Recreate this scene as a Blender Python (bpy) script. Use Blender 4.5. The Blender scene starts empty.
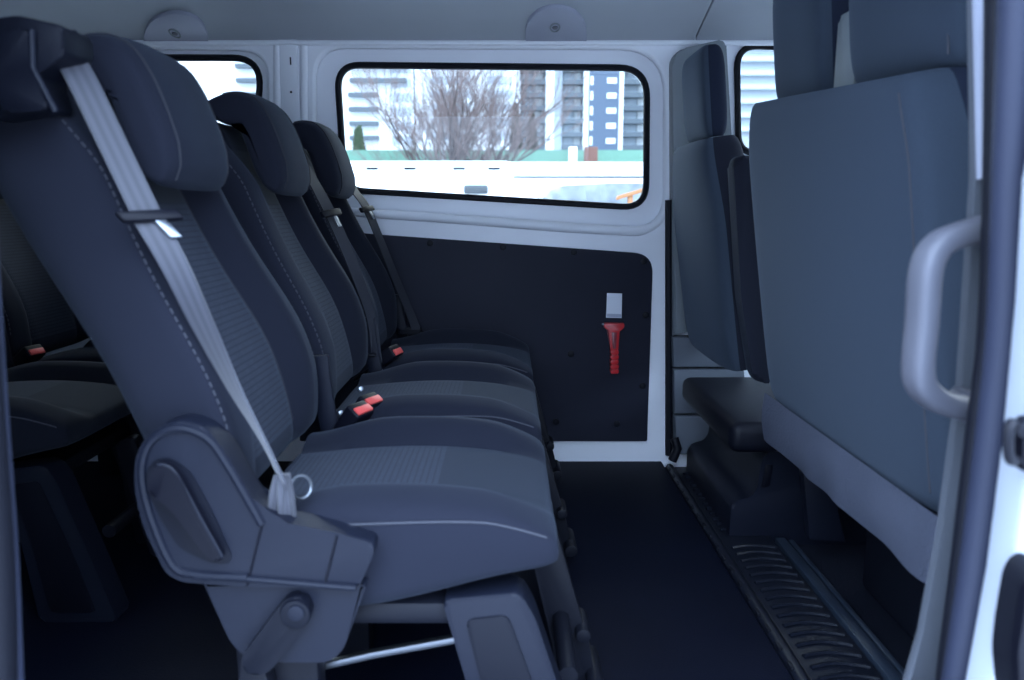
import bpy, bmesh, math, random
from mathutils import Vector, Matrix
random.seed(7)
C = bpy.context.scene.collection
V = Vector
PI = math.pi
# ------------------------------------------------------------------ camera maths (place things by ray / plane intersection)
F, HX, HY, CZ = 750.0, 508.0, 208.0, 0.81
PT = math.atan((340 - HY) / F)
GZ = -0.58                     # outside ground
WY = 2.33                      # far wall inner face

def ray(px, py):
    a = (px - HX) / F; b = -(py - 340) / F
    return V((a, math.cos(PT) + b * math.sin(PT), -math.sin(PT) + b * math.cos(PT)))
def P(px, py, Y=None, X=None, Z=None):
    d = ray(px, py)
    t = Y / d.y if Y is not None else X / d.x if X is not None else (Z - CZ) / d.z
    return V((0, 0, CZ)) + d * t
def hit(px, py, pt, nrm):
    d = ray(px, py); o = V((0, 0, CZ))
    return o + d * ((pt - o).dot(nrm) / d.dot(nrm))
def XZ(px, py, Y):
    p = P(px, py, Y=Y); return (p.x, p.z)

SKY_LOW, SKY_NEAR, SKY_FAR = 2.7, 14.5, 7.0   # bright overcast sky, brighter beyond the far windows
# ------------------------------------------------------------------ materials
def newmat(name):
    m = bpy.data.materials.new(name); m.use_nodes = True
    nt = m.node_tree
    return m, nt, nt.nodes, nt.links, nt.nodes['Principled BSDF']
def plain(name, col, rough=0.5, metal=0.0, bump=0.0, scale=400, spec=0.5, var=0.0):
    m, nt, N, L, b = newmat(name)
    b.inputs['Base Color'].default_value = (*col, 1)
    b.inputs['Roughness'].default_value = rough
    b.inputs['Metallic'].default_value = metal
    b.inputs['Specular IOR Level'].default_value = spec
    tc = N.new('ShaderNodeTexCoord')
    nz = N.new('ShaderNodeTexNoise'); nz.inputs['Scale'].default_value = scale
    L.new(tc.outputs['Object'], nz.inputs['Vector'])
    if bump:
        bp = N.new('ShaderNodeBump'); bp.inputs['Strength'].default_value = bump; bp.inputs['Distance'].default_value = 0.002
        L.new(nz.outputs['Fac'], bp.inputs['Height']); L.new(bp.outputs['Normal'], b.inputs['Normal'])
    if var:
        n2 = N.new('ShaderNodeTexNoise'); n2.inputs['Scale'].default_value = 6
        L.new(tc.outputs['Object'], n2.inputs['Vector'])
        mx = N.new('ShaderNodeMix'); mx.data_type = 'RGBA'
        mx.inputs['A'].default_value = (*[c * (1 - var) for c in col], 1)
        mx.inputs['B'].default_value = (*[c * (1 + var) for c in col], 1)
        L.new(n2.outputs['Fac'], mx.inputs['Factor']); L.new(mx.outputs['Result'], b.inputs['Base Color'])
    return m
def fabric(name, col, pattern=False, sheen=0.25):
    m, nt, N, L, b = newmat(name)
    b.inputs['Roughness'].default_value = 0.9
    b.inputs['Specular IOR Level'].default_value = 0.15
    b.inputs['Sheen Weight'].default_value = sheen
    b.inputs['Sheen Roughness'].default_value = 0.5
    b.inputs['Sheen Tint'].default_value = (0.6, 0.75, 1, 1)
    tc = N.new('ShaderNodeTexCoord')
    nz = N.new('ShaderNodeTexNoise'); nz.inputs['Scale'].default_value = 900 if not pattern else 300
    L.new(tc.outputs['Object'], nz.inputs['Vector'])
    bp = N.new('ShaderNodeBump'); bp.inputs['Strength'].default_value = 0.25; bp.inputs['Distance'].default_value = 0.001
    mx = N.new('ShaderNodeMix'); mx.data_type = 'RGBA'
    mx.inputs['A'].default_value = (*[c * 0.8 for c in col], 1)
    mx.inputs['B'].default_value = (*[c * 1.2 for c in col], 1)
    L.new(nz.outputs['Fac'], mx.inputs['Factor'])
    if pattern:
        # little staggered dashes: u = lateral, v = distance along the panel
        mp = N.new('ShaderNodeMapping'); L.new(tc.outputs['UV'], mp.inputs['Vector'])
        br = N.new('ShaderNodeTexBrick')
        br.inputs['Scale'].default_value = 1.0
        br.inputs['Brick Width'].default_value = 0.007; br.inputs['Row Height'].default_value = 0.009
        br.inputs['Mortar Size'].default_value = 0.0016; br.inputs['Mortar Smooth'].default_value = 0.6
        br.inputs['Color1'].default_value = (1, 1, 1, 1); br.inputs['Color2'].default_value = (0.85, 0.85, 0.85, 1)
        br.inputs['Mortar'].default_value = (0.5, 0.5, 0.53, 1)
        L.new(mp.outputs['Vector'], br.inputs['Vector'])
        mu = N.new('ShaderNodeMix'); mu.data_type = 'RGBA'; mu.blend_type = 'MULTIPLY'; mu.inputs['Factor'].default_value = 1
        L.new(mx.outputs['Result'], mu.inputs['A']); L.new(br.outputs['Color'], mu.inputs['B'])
        L.new(mu.outputs['Result'], b.inputs['Base Color'])
        L.new(br.outputs['Fac'], bp.inputs['Height']); bp.invert = True
    else:
        L.new(mx.outputs['Result'], b.inputs['Base Color'])
        L.new(nz.outputs['Fac'], bp.inputs['Height'])
    L.new(bp.outputs['Normal'], b.inputs['Normal'])
    return m
def glass(name, tint=(0.93, 0.97, 0.96)):
    m = bpy.data.materials.new(name); m.use_nodes = True
    nt = m.node_tree; N = nt.nodes; L = nt.links; N.clear()
    out = N.new('ShaderNodeOutputMaterial'); mix = N.new('ShaderNodeMixShader')
    tr = N.new('ShaderNodeBsdfTransparent'); tr.inputs['Color'].default_value = (*tint, 1)
    gl = N.new('ShaderNodeBsdfGlossy'); gl.inputs['Roughness'].default_value = 0.02
    fr = N.new('ShaderNodeFresnel'); fr.inputs['IOR'].default_value = 1.35
    L.new(fr.outputs['Fac'], mix.inputs['Fac']); L.new(tr.outputs['BSDF'], mix.inputs[1]); L.new(gl.outputs['BSDF'], mix.inputs[2])
    L.new(mix.outputs['Shader'], out.inputs['Surface'])
    return m

M = {}
M['fab'] = fabric('charcoal_fabric', (0.011, 0.0127, 0.0215), sheen=0.06)
M['fabpat'] = fabric('patterned_fabric', (0.036, 0.042, 0.06), True, sheen=0.06)
M['fabband'] = fabric('grey_band_fabric', (0.026, 0.029, 0.036), sheen=0.06)
M['fabplain'] = fabric('plain_insert_fabric', (0.017, 0.021, 0.031), sheen=0.06)
M['benchfab'] = fabric('bench_fabric', (0.036, 0.049, 0.07), sheen=0.12)
M['benchshade'] = fabric('bench_fabric_shaded', (0.011, 0.015, 0.03), sheen=0.05)  # darker copy of the bench fabric, side-face shade put into its colour
M['skirt'] = plain('grey_felt', (0.165, 0.185, 0.255), 0.95, bump=1.0, scale=160, spec=0.1, var=0.25)
M['plast'] = plain('dark_plastic', (0.0075, 0.0095, 0.018), 0.42, spec=0.22, bump=0.25, scale=900)
M['plast2'] = plain('darker_plastic', (0.004, 0.005, 0.010), 0.45, spec=0.18, bump=0.2, scale=900)
M['black'] = plain('black_plastic', (0.003, 0.0035, 0.008), 0.5, spec=0.2)
M['rubber'] = plain('rubber', (0.006, 0.007, 0.012), 0.55, spec=0.2)
M['seal'] = plain('blue_grey_seal', (0.022, 0.027, 0.05), 0.55, spec=0.3)
M['stitch'] = plain('stitch_thread', (0.045, 0.048, 0.062), 0.8)
M['pipe'] = plain('seam_piping', (0.018, 0.02, 0.028), 0.85)
M['web'] = None
M['metal'] = plain('steel', (0.25, 0.27, 0.3), 0.35, 1.0)
M['chrome'] = plain('chrome', (0.8, 0.8, 0.82), 0.12, 1.0)
M['dmetal'] = plain('dark_metal', (0.006, 0.007, 0.012), 0.5, spec=0.2)
M['red'] = plain('red_button', (0.75, 0.09, 0.08), 0.4)
M['hred'] = plain('hammer_red', (0.55, 0.02, 0.025), 0.35)
M['hdark'] = plain('hammer_mount', (0.22, 0.04, 0.05), 0.3)
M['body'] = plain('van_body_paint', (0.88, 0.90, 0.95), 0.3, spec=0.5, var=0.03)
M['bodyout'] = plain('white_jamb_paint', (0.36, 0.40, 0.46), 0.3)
M['panel'] = plain('black_wall_board', (0.019, 0.021, 0.034), 0.6, spec=0.2, bump=0.3, scale=500, var=0.15)
M['headl'] = plain('headlining', (0.42, 0.45, 0.49), 0.95, bump=0.2, scale=700, spec=0.1, var=0.05)
M['cover'] = plain('ceiling_cover', (0.34, 0.36, 0.44), 0.6)
M['trimg'] = plain('grey_trim', (0.20, 0.225, 0.245), 0.6, bump=0.15, scale=800)
M['trimd'] = plain('dark_grey_trim', (0.12, 0.125, 0.15), 0.6, bump=0.15, scale=800)
M['pill'] = plain('pillar_trim', (0.10, 0.115, 0.14), 0.7, bump=0.15, scale=800)
M['handle'] = plain('handle_plastic', (0.075, 0.078, 0.098), 0.55, bump=0.15, scale=700)
M['floor'] = plain('black_vinyl', (0.0035, 0.005, 0.0125), 0.6, spec=0.08, bump=0.35, scale=260, var=0.2)
M['tread'] = plain('tread_plastic', (0.008, 0.010, 0.017), 0.35, spec=0.25, bump=0.2, scale=500)
M['strip'] = plain('tread_strip', (0.02, 0.03, 0.048), 0.4)
M['carpet'] = plain('cab_carpet', (0.012, 0.014, 0.022), 1.0, bump=0.6, scale=300, spec=0.0)
M['card'] = plain('white_card', (0.75, 0.78, 0.85), 0.6)
M['cardgrey'] = plain('card_grey_print', (0.42, 0.45, 0.55), 0.6)
M['glass'] = glass('window_glass')
M['orange'] = plain('orange', (0.30, 0.12, 0.04), 0.5)
def webbing():
    m, nt, N, L, b = newmat('belt_webbing')
    b.inputs['Roughness'].default_value = 0.6; b.inputs['Sheen Weight'].default_value = 0.3
    tc = N.new('ShaderNodeTexCoord'); wv = N.new('ShaderNodeTexWave'); wv.bands_direction = 'X'
    mp = N.new('ShaderNodeMapping'); L.new(tc.outputs['UV'], mp.inputs['Vector'])
    wv.inputs['Scale'].default_value = 0.95; L.new(mp.outputs['Vector'], wv.inputs['Vector'])
    mx = N.new('ShaderNodeMix'); mx.data_type = 'RGBA'
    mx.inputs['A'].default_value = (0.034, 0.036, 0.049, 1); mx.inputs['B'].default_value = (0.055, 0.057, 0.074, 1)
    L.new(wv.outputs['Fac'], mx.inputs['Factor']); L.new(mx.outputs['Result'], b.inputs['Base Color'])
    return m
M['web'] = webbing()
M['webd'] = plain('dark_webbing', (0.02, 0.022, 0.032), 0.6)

# ------------------------------------------------------------------ object helpers
def obj(name, bm, mats, parent=None, smooth=True, ang=40):
    me = bpy.data.meshes.new(name)
    bmesh.ops.recalc_face_normals(bm, faces=bm.faces[:])
    bm.to_mesh(me); bm.free()
    for m in (mats if isinstance(mats, (list, tuple)) else [mats]): me.materials.append(m)
    if smooth:
        for p in me.polygons: p.use_smooth = True
        me.set_sharp_from_angle(angle=math.radians(ang))
    o = bpy.data.objects.new(name, me); C.objects.link(o)
    if parent:
        o.parent = parent
        o.matrix_parent_inverse = Matrix.Identity(4)
        # vertices are given in world space: bring them into the parent's space
        root = parent; off = V((0, 0, 0))
        while root:
            off += root.location; root = root.parent
        me.transform(Matrix.Translation(-off))
    return o
def thing(name, label, cat, loc=(0, 0, 0), group=None):
    o = bpy.data.objects.new(name, None); C.objects.link(o); o.location = loc
    o.empty_display_size = 0.05
    o['label'] = label; o['category'] = cat
    if group: o['group'] = group
    return o
def tag(o, label, cat, group=None, kind=None):
    o['label'] = label; o['category'] = cat
    if group: o['group'] = group
    if kind: o['kind'] = kind
    return o
def struct(name, bm, mat, parent=None, label=None, cat=None, **k):
    o = obj(name, bm, mat, parent, **k)
    if not parent:
        o['kind'] = 'structure'
        if label: o['label'] = label; o['category'] = cat
    return o

def add_box(bm, lo, hi, bev=0.0, seg=2, rot=None, mi=0):
    lo = V(lo); hi = V(hi); c = (lo + hi) / 2; s = hi - lo
    r = bmesh.ops.create_cube(bm, size=1.0)
    vs = r['verts']
    bmesh.ops.scale(bm, vec=s, verts=vs)
    fs = list({f for v in vs for f in v.link_faces})
    if bev:
        es = list({e for v in vs for e in v.link_edges})
        rb = bmesh.ops.bevel(bm, geom=es, offset=bev, segments=seg, profile=0.5, affect='EDGES')
        vs = list({v for f in rb['faces'] for v in f.verts} | {v for v in vs if v.is_valid})
        fs = list({f for v in vs for f in v.link_faces})
    for f in fs: f.material_index = mi
    m = Matrix.Translation(c)
    if rot is not None: m = m @ rot
    bmesh.ops.transform(bm, matrix=m, verts=vs)
    return vs
def box(lo, hi, bev=0.0, seg=2, rot=None):
    bm = bmesh.new(); add_box(bm, lo, hi, bev, seg, rot); return bm

def smoothpath(pts, n=6, closed=False):
    pts = [V(p) for p in pts]; out = []
    N_ = len(pts)
    rng = range(N_ if closed else N_ - 1)
    for i in rng:
        if closed: p0, p1, p2, p3 = pts[i - 1], pts[i], pts[(i + 1) % N_], pts[(i + 2) % N_]
        else: p0, p1, p2, p3 = pts[max(i - 1, 0)], pts[i], pts[i + 1], pts[min(i + 2, N_ - 1)]
        for k in range(n):
            t = k / n
            out.append(0.5 * ((2 * p1) + (p2 - p0) * t + (2 * p0 - 5 * p1 + 4 * p2 - p3) * t * t + (3 * p1 - p0 - 3 * p2 + p3) * t ** 3))
    if not closed: out.append(pts[-1])
    return out
def add_tube(bm, pts, r, seg=10, closed=False, rx=None, cap=True):
    """r: radius or list of radii; rx: second half-axis for flat sections"""
    pts = [V(p) for p in pts]; n = len(pts)
    R = r if isinstance(r, (list, tuple)) else [r] * n
    up = None; rings = []
    for i in range(n):
        if closed: d = (pts[(i + 1) % n] - pts[i - 1])
        else: d = pts[min(i + 1, n - 1)] - pts[max(i - 1, 0)]
        d.normalize()
        if up is None:
            up = d.orthogonal().normalized() if rx is None else (V((0, 1, 0)) - d * d.y).normalized()
        up = (up - d * up.dot(d)).normalized()
        s = d.cross(up)
        ring = []
        for k in range(seg):
            a = 2 * PI * k / seg
            if rx is None: off = up * math.cos(a) * R[i] + s * math.sin(a) * R[i]
            else:
                ca, sa = math.cos(a), math.sin(a)
                sq = lambda v: math.copysign(abs(v) ** 0.6, v)
                off = up * sq(ca) * rx + s * sq(sa) * R[i]
            ring.append(bm.verts.new(pts[i] + off))
        rings.append(ring)
    m = n if closed else n - 1
    for i in range(m):
        a, b = rings[i], rings[(i + 1) % n]
        for k in range(seg):
            bm.faces.new((a[k], a[(k + 1) % seg], b[(k + 1) % seg], b[k]))
    if cap and not closed:
        bm.faces.new(rings[0]); bm.faces.new(rings[-1][::-1])
def tube(pts, r, seg=10, closed=False, rx=None):
    bm = bmesh.new(); add_tube(bm, pts, r, seg, closed, rx); return bm
def add_ribbon(bm, pts, wv, th=0.0016, hw=0.023):
    """flat strap: wv = width directions"""
    uv = bm.loops.layers.uv.verify()
    n = len(pts); rows = []
    for i in range(n):
        p = V(pts[i]); w = V(wv[i])
        d = (V(pts[min(i + 1, n - 1)]) - V(pts[max(i - 1, 0)])).normalized()
        nn = d.cross(w.normalized()).normalized() * th
        row = []
        for s in (-1, -0.5, 0, 0.5, 1):
            row.append(p + w * (hw * s))
        rows.append(([bm.verts.new(q + nn) for q in row], [bm.verts.new(q - nn) for q in row]))
    for i in range(n - 1):
        for side in (0, 1):
            a, b = rows[i][side], rows[i + 1][side]
            for k in range(4):
                f = bm.faces.new((a[k], a[k + 1], b[k + 1], b[k]))
                for l, (uu, vv) in zip(f.loops, ((k, i), (k + 1, i), (k + 1, i + 1), (k, i + 1))): l[uv].uv = (uu / 4 * 1.0, vv / n)
        for k in (0, 4):
            bm.faces.new((rows[i][0][k], rows[i + 1][0][k], rows[i + 1][1][k], rows[i][1][k]))
    for i in (0, n - 1):
        for k in range(4):
            bm.faces.new((rows[i][0][k], rows[i][0][k + 1], rows[i][1][k + 1], rows[i][1][k]))
def rpoly(pts, r, n=5):
    """round the corners of a 2D polygon; r: one radius or a list"""
    out = []; N_ = len(pts)
    for i in range(N_):
        p = V((*pts[i], 0)); a = V((*pts[i - 1], 0)) - p; b = V((*pts[(i + 1) % N_], 0)) - p
        rr = r[i] if isinstance(r, (list, tuple)) else r
        rr = min(rr, a.length * 0.49, b.length * 0.49)
        if rr <= 1e-5: out.append((p.x, p.y)); continue
        a = p + a.normalized() * rr; b = p + b.normalized() * rr
        for k in range(n + 1):
            t = k / n
            q = a * (1 - t) ** 2 + p * 2 * t * (1 - t) + b * t * t
            out.append((q.x, q.y))
    return out
def add_prism(bm, pts, y0, y1, bev=0.0, seg=2, ax='Y', mi=0):
    """2D polygon (x,z) extruded along Y (or (y,z) along X, (x,y) along Z)"""
    def mk(a, b, c): return (a, c, b) if ax == 'Y' else (c, a, b) if ax == 'X' else (a, b, c)
    va = [bm.verts.new(mk(p[0], p[1], y0)) for p in pts]
    vb = [bm.verts.new(mk(p[0], p[1], y1)) for p in pts]
    n = len(pts); fs = []
    fs.append(bm.faces.new(va)); fs.append(bm.faces.new(vb[::-1]))
    for i in range(n): fs.append(bm.faces.new((va[i], va[(i + 1) % n], vb[(i + 1) % n], vb[i])))
    for f in fs: f.material_index = mi
    if bev:
        es = list(set(fs[0].edges) | set(fs[1].edges))
        bmesh.ops.bevel(bm, geom=es, offset=bev, segments=seg, profile=0.5, affect='EDGES')
def prism(pts, y0, y1, bev=0.0, seg=2, ax='Y'):
    bm = bmesh.new(); add_prism(bm, pts, y0, y1, bev, seg, ax); return bm
def plate(outer, holes, y0, y1, bev=0.0):
    """plate in the XZ plane with holes, thickness y0..y1, via a filled 2D curve"""
    cu = bpy.data.curves.new('tmp', 'CURVE'); cu.dimensions = '2D'; cu.fill_mode = 'BOTH'
    cu.extrude = abs(y1 - y0) / 2 - bev; cu.bevel_depth = bev; cu.bevel_resolution = 2
    for pts in [outer] + holes:
        s = cu.splines.new('POLY'); s.points.add(len(pts) - 1); s.use_cyclic_u = True
        for q, p in zip(s.points, pts): q.co = (p[0], p[1], 0, 1)
    o = bpy.data.objects.new('tmp', cu); C.objects.link(o)
    dg = bpy.context.evaluated_depsgraph_get()
    me = bpy.data.meshes.new_from_object(o.evaluated_get(dg))
    bm = bmesh.new(); bm.from_mesh(me)
    bpy.data.objects.remove(o); bpy.data.meshes.remove(me); bpy.data.curves.remove(cu)
    yc = (y0 + y1) / 2
    for v in bm.verts: v.co = V((v.co.x, yc - v.co.z, v.co.y))
    return bm
def ss(a, b, x):
    t = max(0, min(1, (x - a) / (b - a))); return t * t * (3 - 2 * t)
def pillow(ts, frame, hw, front, back, matfn=None, q=5, nU=36, flat=False, wf=0.5):
    """upholstered block: rings along t; frame(t)->(origin, width dir, face dir)"""
    bm = bmesh.new(); uvl = bm.loops.layers.uv.verify()
    us = [math.sin(-PI / 2 + PI * k / nU) for k in range(nU + 1)]
    rings = []; meta = []
    for t in ts:
        o, w, n = frame(t); W = hw(t); ring = []
        fm = [front(t, u) * wf + back(t, u) * (1 - wf) for u in us]
        for k, u in enumerate(us):
            e = max(0.0, 1 - abs(u) ** q) ** (1 / q)
            ring.append(bm.verts.new(o + w * (u * W) + n * (fm[k] + (front(t, u) - fm[k]) * e)))
        for k in range(nU - 1, 0, -1):
            u = us[k]; e = max(0.0, 1 - abs(u) ** q) ** (1 / q)
            ring.append(bm.verts.new(o + w * (u * W) + n * (fm[k] + (back(t, u) - fm[k]) * e)))
        rings.append(ring)
    n = len(rings[0])
    for i in range(len(ts) - 1):
        for k in range(n):
            f = bm.faces.new((rings[i][k], rings[i][(k + 1) % n], rings[i + 1][(k + 1) % n], rings[i + 1][k]))
            if k < nU:
                um = (us[k] + us[k + 1]) / 2
                if matfn: f.material_index = matfn((ts[i] + ts[i + 1]) / 2, um)
            for l in f.loops:
                c = l.vert.co; l[uvl].uv = (c.y, math.hypot(c.x + 2, c.z * 1.0) if False else (-c.x if flat else c.z * 0.916 - c.x * 0.40))
    for ring, rev in ((rings[0], True), (rings[-1], False)):
        c = sum((v.co for v in ring), V()) / n
        cv = bm.verts.new(c)
        for k in range(n): bm.faces.new((ring[k], ring[(k + 1) % n], cv))
    return bm
def ecos(n): return [0.5 - 0.5 * math.cos(PI * k / n) for k in range(n + 1)]
def edge(t, p): return max(0.0, 1 - abs(2 * t - 1) ** p) ** (1 / p)
def cyl(c, axis, r, h, seg=24, bev=0.0):
    bm = bmesh.new(); add_cyl(bm, c, axis, r, h, seg, bev); return bm
def add_cyl(bm, c, axis, r, h, seg=24, bev=0.0, r2=None):
    q = V((0, 0, 1)).rotation_difference(V(axis).normalized()).to_matrix().to_4x4()
    res = bmesh.ops.create_cone(bm, cap_ends=True, segments=seg, radius1=r, radius2=r if r2 is None else r2, depth=h)
    vs = res['verts']
    if bev:
        es = list({e for v in vs for e in v.link_edges if len([f for f in e.link_faces if len(f.verts) > 4]) == 1})
        rb = bmesh.ops.bevel(bm, geom=es, offset=bev, segments=2, profile=0.5, affect='EDGES')
        vs = list({v for f in rb['faces'] for v in f.verts} | {v for v in vs if v.is_valid})
    bmesh.ops.transform(bm, matrix=Matrix.Translation(V(c)) @ q, verts=vs)

# ================================================================== THE SHELL OF THE VAN
# far (left) body side: raised outer skin with wide openings, inner skin with the window openings
def pz(lst, Y): return [XZ(a, b, Y) for a, b in lst]
YB = WY + 0.045
win_main = rpoly(pz([(338, 66), (646, 69), (645, 208), (346, 190)], YB), [0.07, 0.085, 0.075, 0.06], 8)
rec_main = rpoly(pz([(312, 44), (668, 46), (667, 232), (313, 208)], WY), [0.10, 0.14, 0.12, 0.08], 8)
win_rear = rpoly([(-2.02, 0.83), (-0.80, 0.83), XZ(264, 59, YB), (-2.02, 1.255)], 0.09, 8)
rec_rear = rpoly([(-2.1, 0.76), XZ(268, 215, WY), XZ(271, 47, WY), (-2.1, 1.30)], 0.1, 8)
win_drv = rpoly([XZ(737, 152, YB), (1.28, 0.92), (1.10, 1.27), XZ(735, 46, YB)], [0.05, 0.05, 0.04, 0.07], 7)
rec_drv = rpoly([XZ(724, 160, WY), (1.34, 0.86), (1.14, 1.30), XZ(722, 38, WY)], 0.06, 7)
wall = struct('wall_left', plate([(-2.25, -0.06), (1.75, -0.06), (1.75, 0.9), (1.32, 1.42), (-2.25, 1.42)], [rec_main, rec_rear, rec_drv], WY, WY + 0.03, 0.009), M['body'])
struct('inner_skin', plate([(-2.25, 0.5), (1.72, 0.5), (1.72, 0.88), (1.3, 1.42), (-2.25, 1.42)], [win_main, win_rear, win_drv], WY + 0.032, WY + 0.058, 0.006), M['body'], wall)
def window(n, poly, y):
    w = struct('window_%d' % n, prism(poly, y + 0.02, y + 0.024), M['glass'], smooth=False)
    struct('window_seal', tube([(p[0], y - 0.016, p[1]) for p in poly], 0.010, 8, True), M['rubber'], w)
window(1, win_main, YB); window(2, win_rear, YB); window(3, win_drv, YB)
# sill ledge below the main window: soft rounded roll
struct('trim_1', tube(smoothpath([P(310, 209, Y=WY - 0.003), P(450, 219, Y=WY - 0.003), P(600, 230, Y=WY - 0.003), P(650, 228, Y=WY + 0.008), P(668, 195, Y=WY + 0.012), P(669, 110, Y=WY + 0.012)], 8), 0.014, 12), M['body'])
# ribbed body pillar between the two side windows
pil = bmesh.new()
for xa, xb in ((274, 281), (300, 308)):
    add_tube(pil, [P((xa + xb) / 2, y, Y=WY + 0.002) for y in (46, 100, 160, 220)], 0.012, 10)
add_box(pil, (P(281, 100, Y=WY).x, WY - 0.006, 0.7), (P(300, 100, Y=WY).x, WY + 0.01, 1.30), 0.004)
trim = struct('trim_2', pil, M['body'])
for (x, y, w, h) in ((290.5, 61, 0.004, 0.022), (291, 92, 0.006, 0.006)):
    p = P(x, y, Y=WY - 0.007)
    struct('slot', box((p.x - w / 2, p.y - 0.001, p.z - h / 2), (p.x + w / 2, p.y + 0.003, p.z + h / 2), 0.0008), M['black'], trim)

# black wall board below the window
pan = rpoly(pz([(300, 228), (384, 235), (653, 254), (647, 441), (300, 441)], WY - 0.01), [0.005, 0.004, 0.06, 0.006, 0.005], 8)
panel = tag(obj('wall_panel', prism(pan, WY - 0.012, WY - 0.001, 0.002), M['panel']), 'black wall board with round fasteners under the long side window', 'wall panel')
for (x, y) in ((430, 243), (503, 247), (574, 252), (644, 261), (646, 315), (571, 354), (643, 386), (556, 422), (617, 424), (478, 350)):
    p = P(x, y, Y=WY - 0.014)
    bm = bmesh.new(); add_cyl(bm, p, (0, -1, 0), 0.0105, 0.005, 16, 0.0015)
    obj('fastener', bm, M['plast2'], panel)
# floor
struct('floor', box((-2.3, 0.66, -0.05), (0.497, WY + 0.03, 0.0)), M['floor'], smooth=False)
# ceiling: swept section, drops to the far wall
def ceil(name, x0, x1):
    bm = bmesh.new()
    prof = [(0.60, 1.34), (0.70, 1.375), (1.2, 1.40), (1.8, 1.40), (2.0, 1.392), (2.07, 1.378), (2.16, 1.352), (2.25, 1.325), (2.31, 1.305), (2.335, 1.292), (2.34, 1.30), (2.30, 1.44), (0.6, 1.46)]
    add_prism(bm, prof, x0, x1, ax='X')
    return struct(name, bm, M['headl'], ang=25)
ceil('ceiling', -2.3, 0.548); ceil('ceiling_front', 0.553, 1.36)
struct('trim_3', tube([V((-2.2, WY - 0.002, 1.289)), V((1.2, WY - 0.002, 1.289))], 0.008, 10), M['body'])
# rounded covers on the slope of the headlining
SP = V((0, 2.16, 1.352)); SN = V((0, -(1.378 - 1.305), -(2.31 - 2.07))).normalized()
SN = V((0, -0.29, -0.957)).normalized()
def ceil_cover(cx, label, xs=1.0, dy=0):
    out = []
    for k in range(15):
        a = PI * k / 14
        r = 1.0
        out.append((cx - math.cos(a) * 31 * xs, 37 - 33 * math.sin(a) ** 0.75 + dy))
    out += [(cx + 31 * xs, 39 + dy), (cx - 31 * xs, 39 + dy)]
    pts = [hit(x, y, SP, SN) for x, y in out]
    bm = bmesh.new()
    va = [bm.verts.new(p + SN * 0.010) for p in pts]; vb = [bm.verts.new(p - SN * 0.012) for p in pts]
    f = bm.faces.new(va); n = len(va); bm.faces.new(vb[::-1])
    for i in range(n): bm.faces.new((va[i], va[(i + 1) % n], vb[(i + 1) % n], vb[i]))
    bmesh.ops.bevel(bm, geom=list(f.edges), offset=0.007, segments=3, profile=0.5, affect='EDGES')
    o = tag(obj('ceiling_cover', bm, M['cover']), label, 'ceiling cover', 'headlining covers')
    c = hit(cx - 1, 24 + dy, SP, SN) + SN * 0.011
    bm = bmesh.new()
    ring = []
    e1 = V((1, 0, 0)); e2 = SN.cross(e1)
    add_tube(bm, [c + e1 * 0.013 * math.cos(a * PI / 10) + e2 * 0.022 * math.sin(a * PI / 10) for a in range(20)], 0.0025, 6, True)
    obj('ring', bm, M['trimg'], o)
    obj('button', cyl(c, SN, 0.008, 0.006, 16, 0.002), M['trimd'], o)
ceil_cover(556, 'rounded grey ceiling cover above the long side window')
ceil_cover(176, 'rounded grey ceiling cover above the rear window, left of the seat headrests', 1.05, 6)

# far pillar trim between the side window and the driver's window
pt = bmesh.new()
add_prism(pt, rpoly(pz([(671, 52), (724, 40), (731, 160), (736, 320), (672, 335)], WY - 0.03), [0.04, 0.02, 0.01, 0, 0], 5), WY - 0.05, WY + 0.02, 0.010)
struct('trim_4', pt, M['trimg'])
pl = bmesh.new()
add_prism(pl, pz([(671, 336), (738, 336), (742, 366), (672, 366)], WY - 0.03), WY - 0.055, WY + 0.0, 0.008)
add_prism(pl, pz([(672, 368), (742, 368), (746, 412), (673, 412)], WY - 0.03), WY - 0.055, WY + 0.0, 0.008)
add_prism(pl, pz([(673, 414), (746, 414), (750, 452), (674, 452)], WY - 0.03), WY - 0.06, WY + 0.0, 0.008)
struct('trim_5', pl, M['pill'])
struct('trim_6', tube([P(669, y, Y=WY - 0.02) for y in (200, 260, 330, 400, 455)], 0.012, 8), M['rubber'])

# cab floor, ribbed step tread
struct('floor_cab', box((0.497, 0.62, -0.12), (1.7, WY + 0.03, -0.02)), M['carpet'], smooth=False)
tr = bmesh.new()
add_box(tr, (0.525, 0.66, -0.02), (0.655, WY - 0.06, 0.004), 0.004)
sill = struct('trim_7', tr, M['tread'])
rb = bmesh.new()
y = 0.70
while y < 2.22:
    if not 1.70 < y < 1.76:
        add_tube(rb, [V((0.538 + 0.105 * k / 6, y + 0.012 * math.sin(PI * k / 6), 0.006)) for k in range(7)], 0.0048, 6)
    y += 0.034
struct('tread_ribs', rb, M['tread'], sill)
struct('tread_edge', tube([V((0.512, 0.66, 0.0)), V((0.512, 2.27, 0.0))], 0.013, 10), M['tread'], sill)
bm = bmesh.new()
for k in range(26): add_box(bm, (0.499, 0.72 + k * 0.06, 0.004), (0.51, 0.745 + k * 0.06, 0.0115), 0.002)
struct('edge_notches', bm, M['dmetal'], sill)
st = bmesh.new()
add_box(st, (0.658, 0.66, -0.02), (0.684, 1.74, 0.010), 0.004); add_box(st, (0.692, 0.66, -0.02), (0.705, 1.74, 0.004), 0.003)
struct('tread_strip', st, M['strip'], sill)

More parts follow.
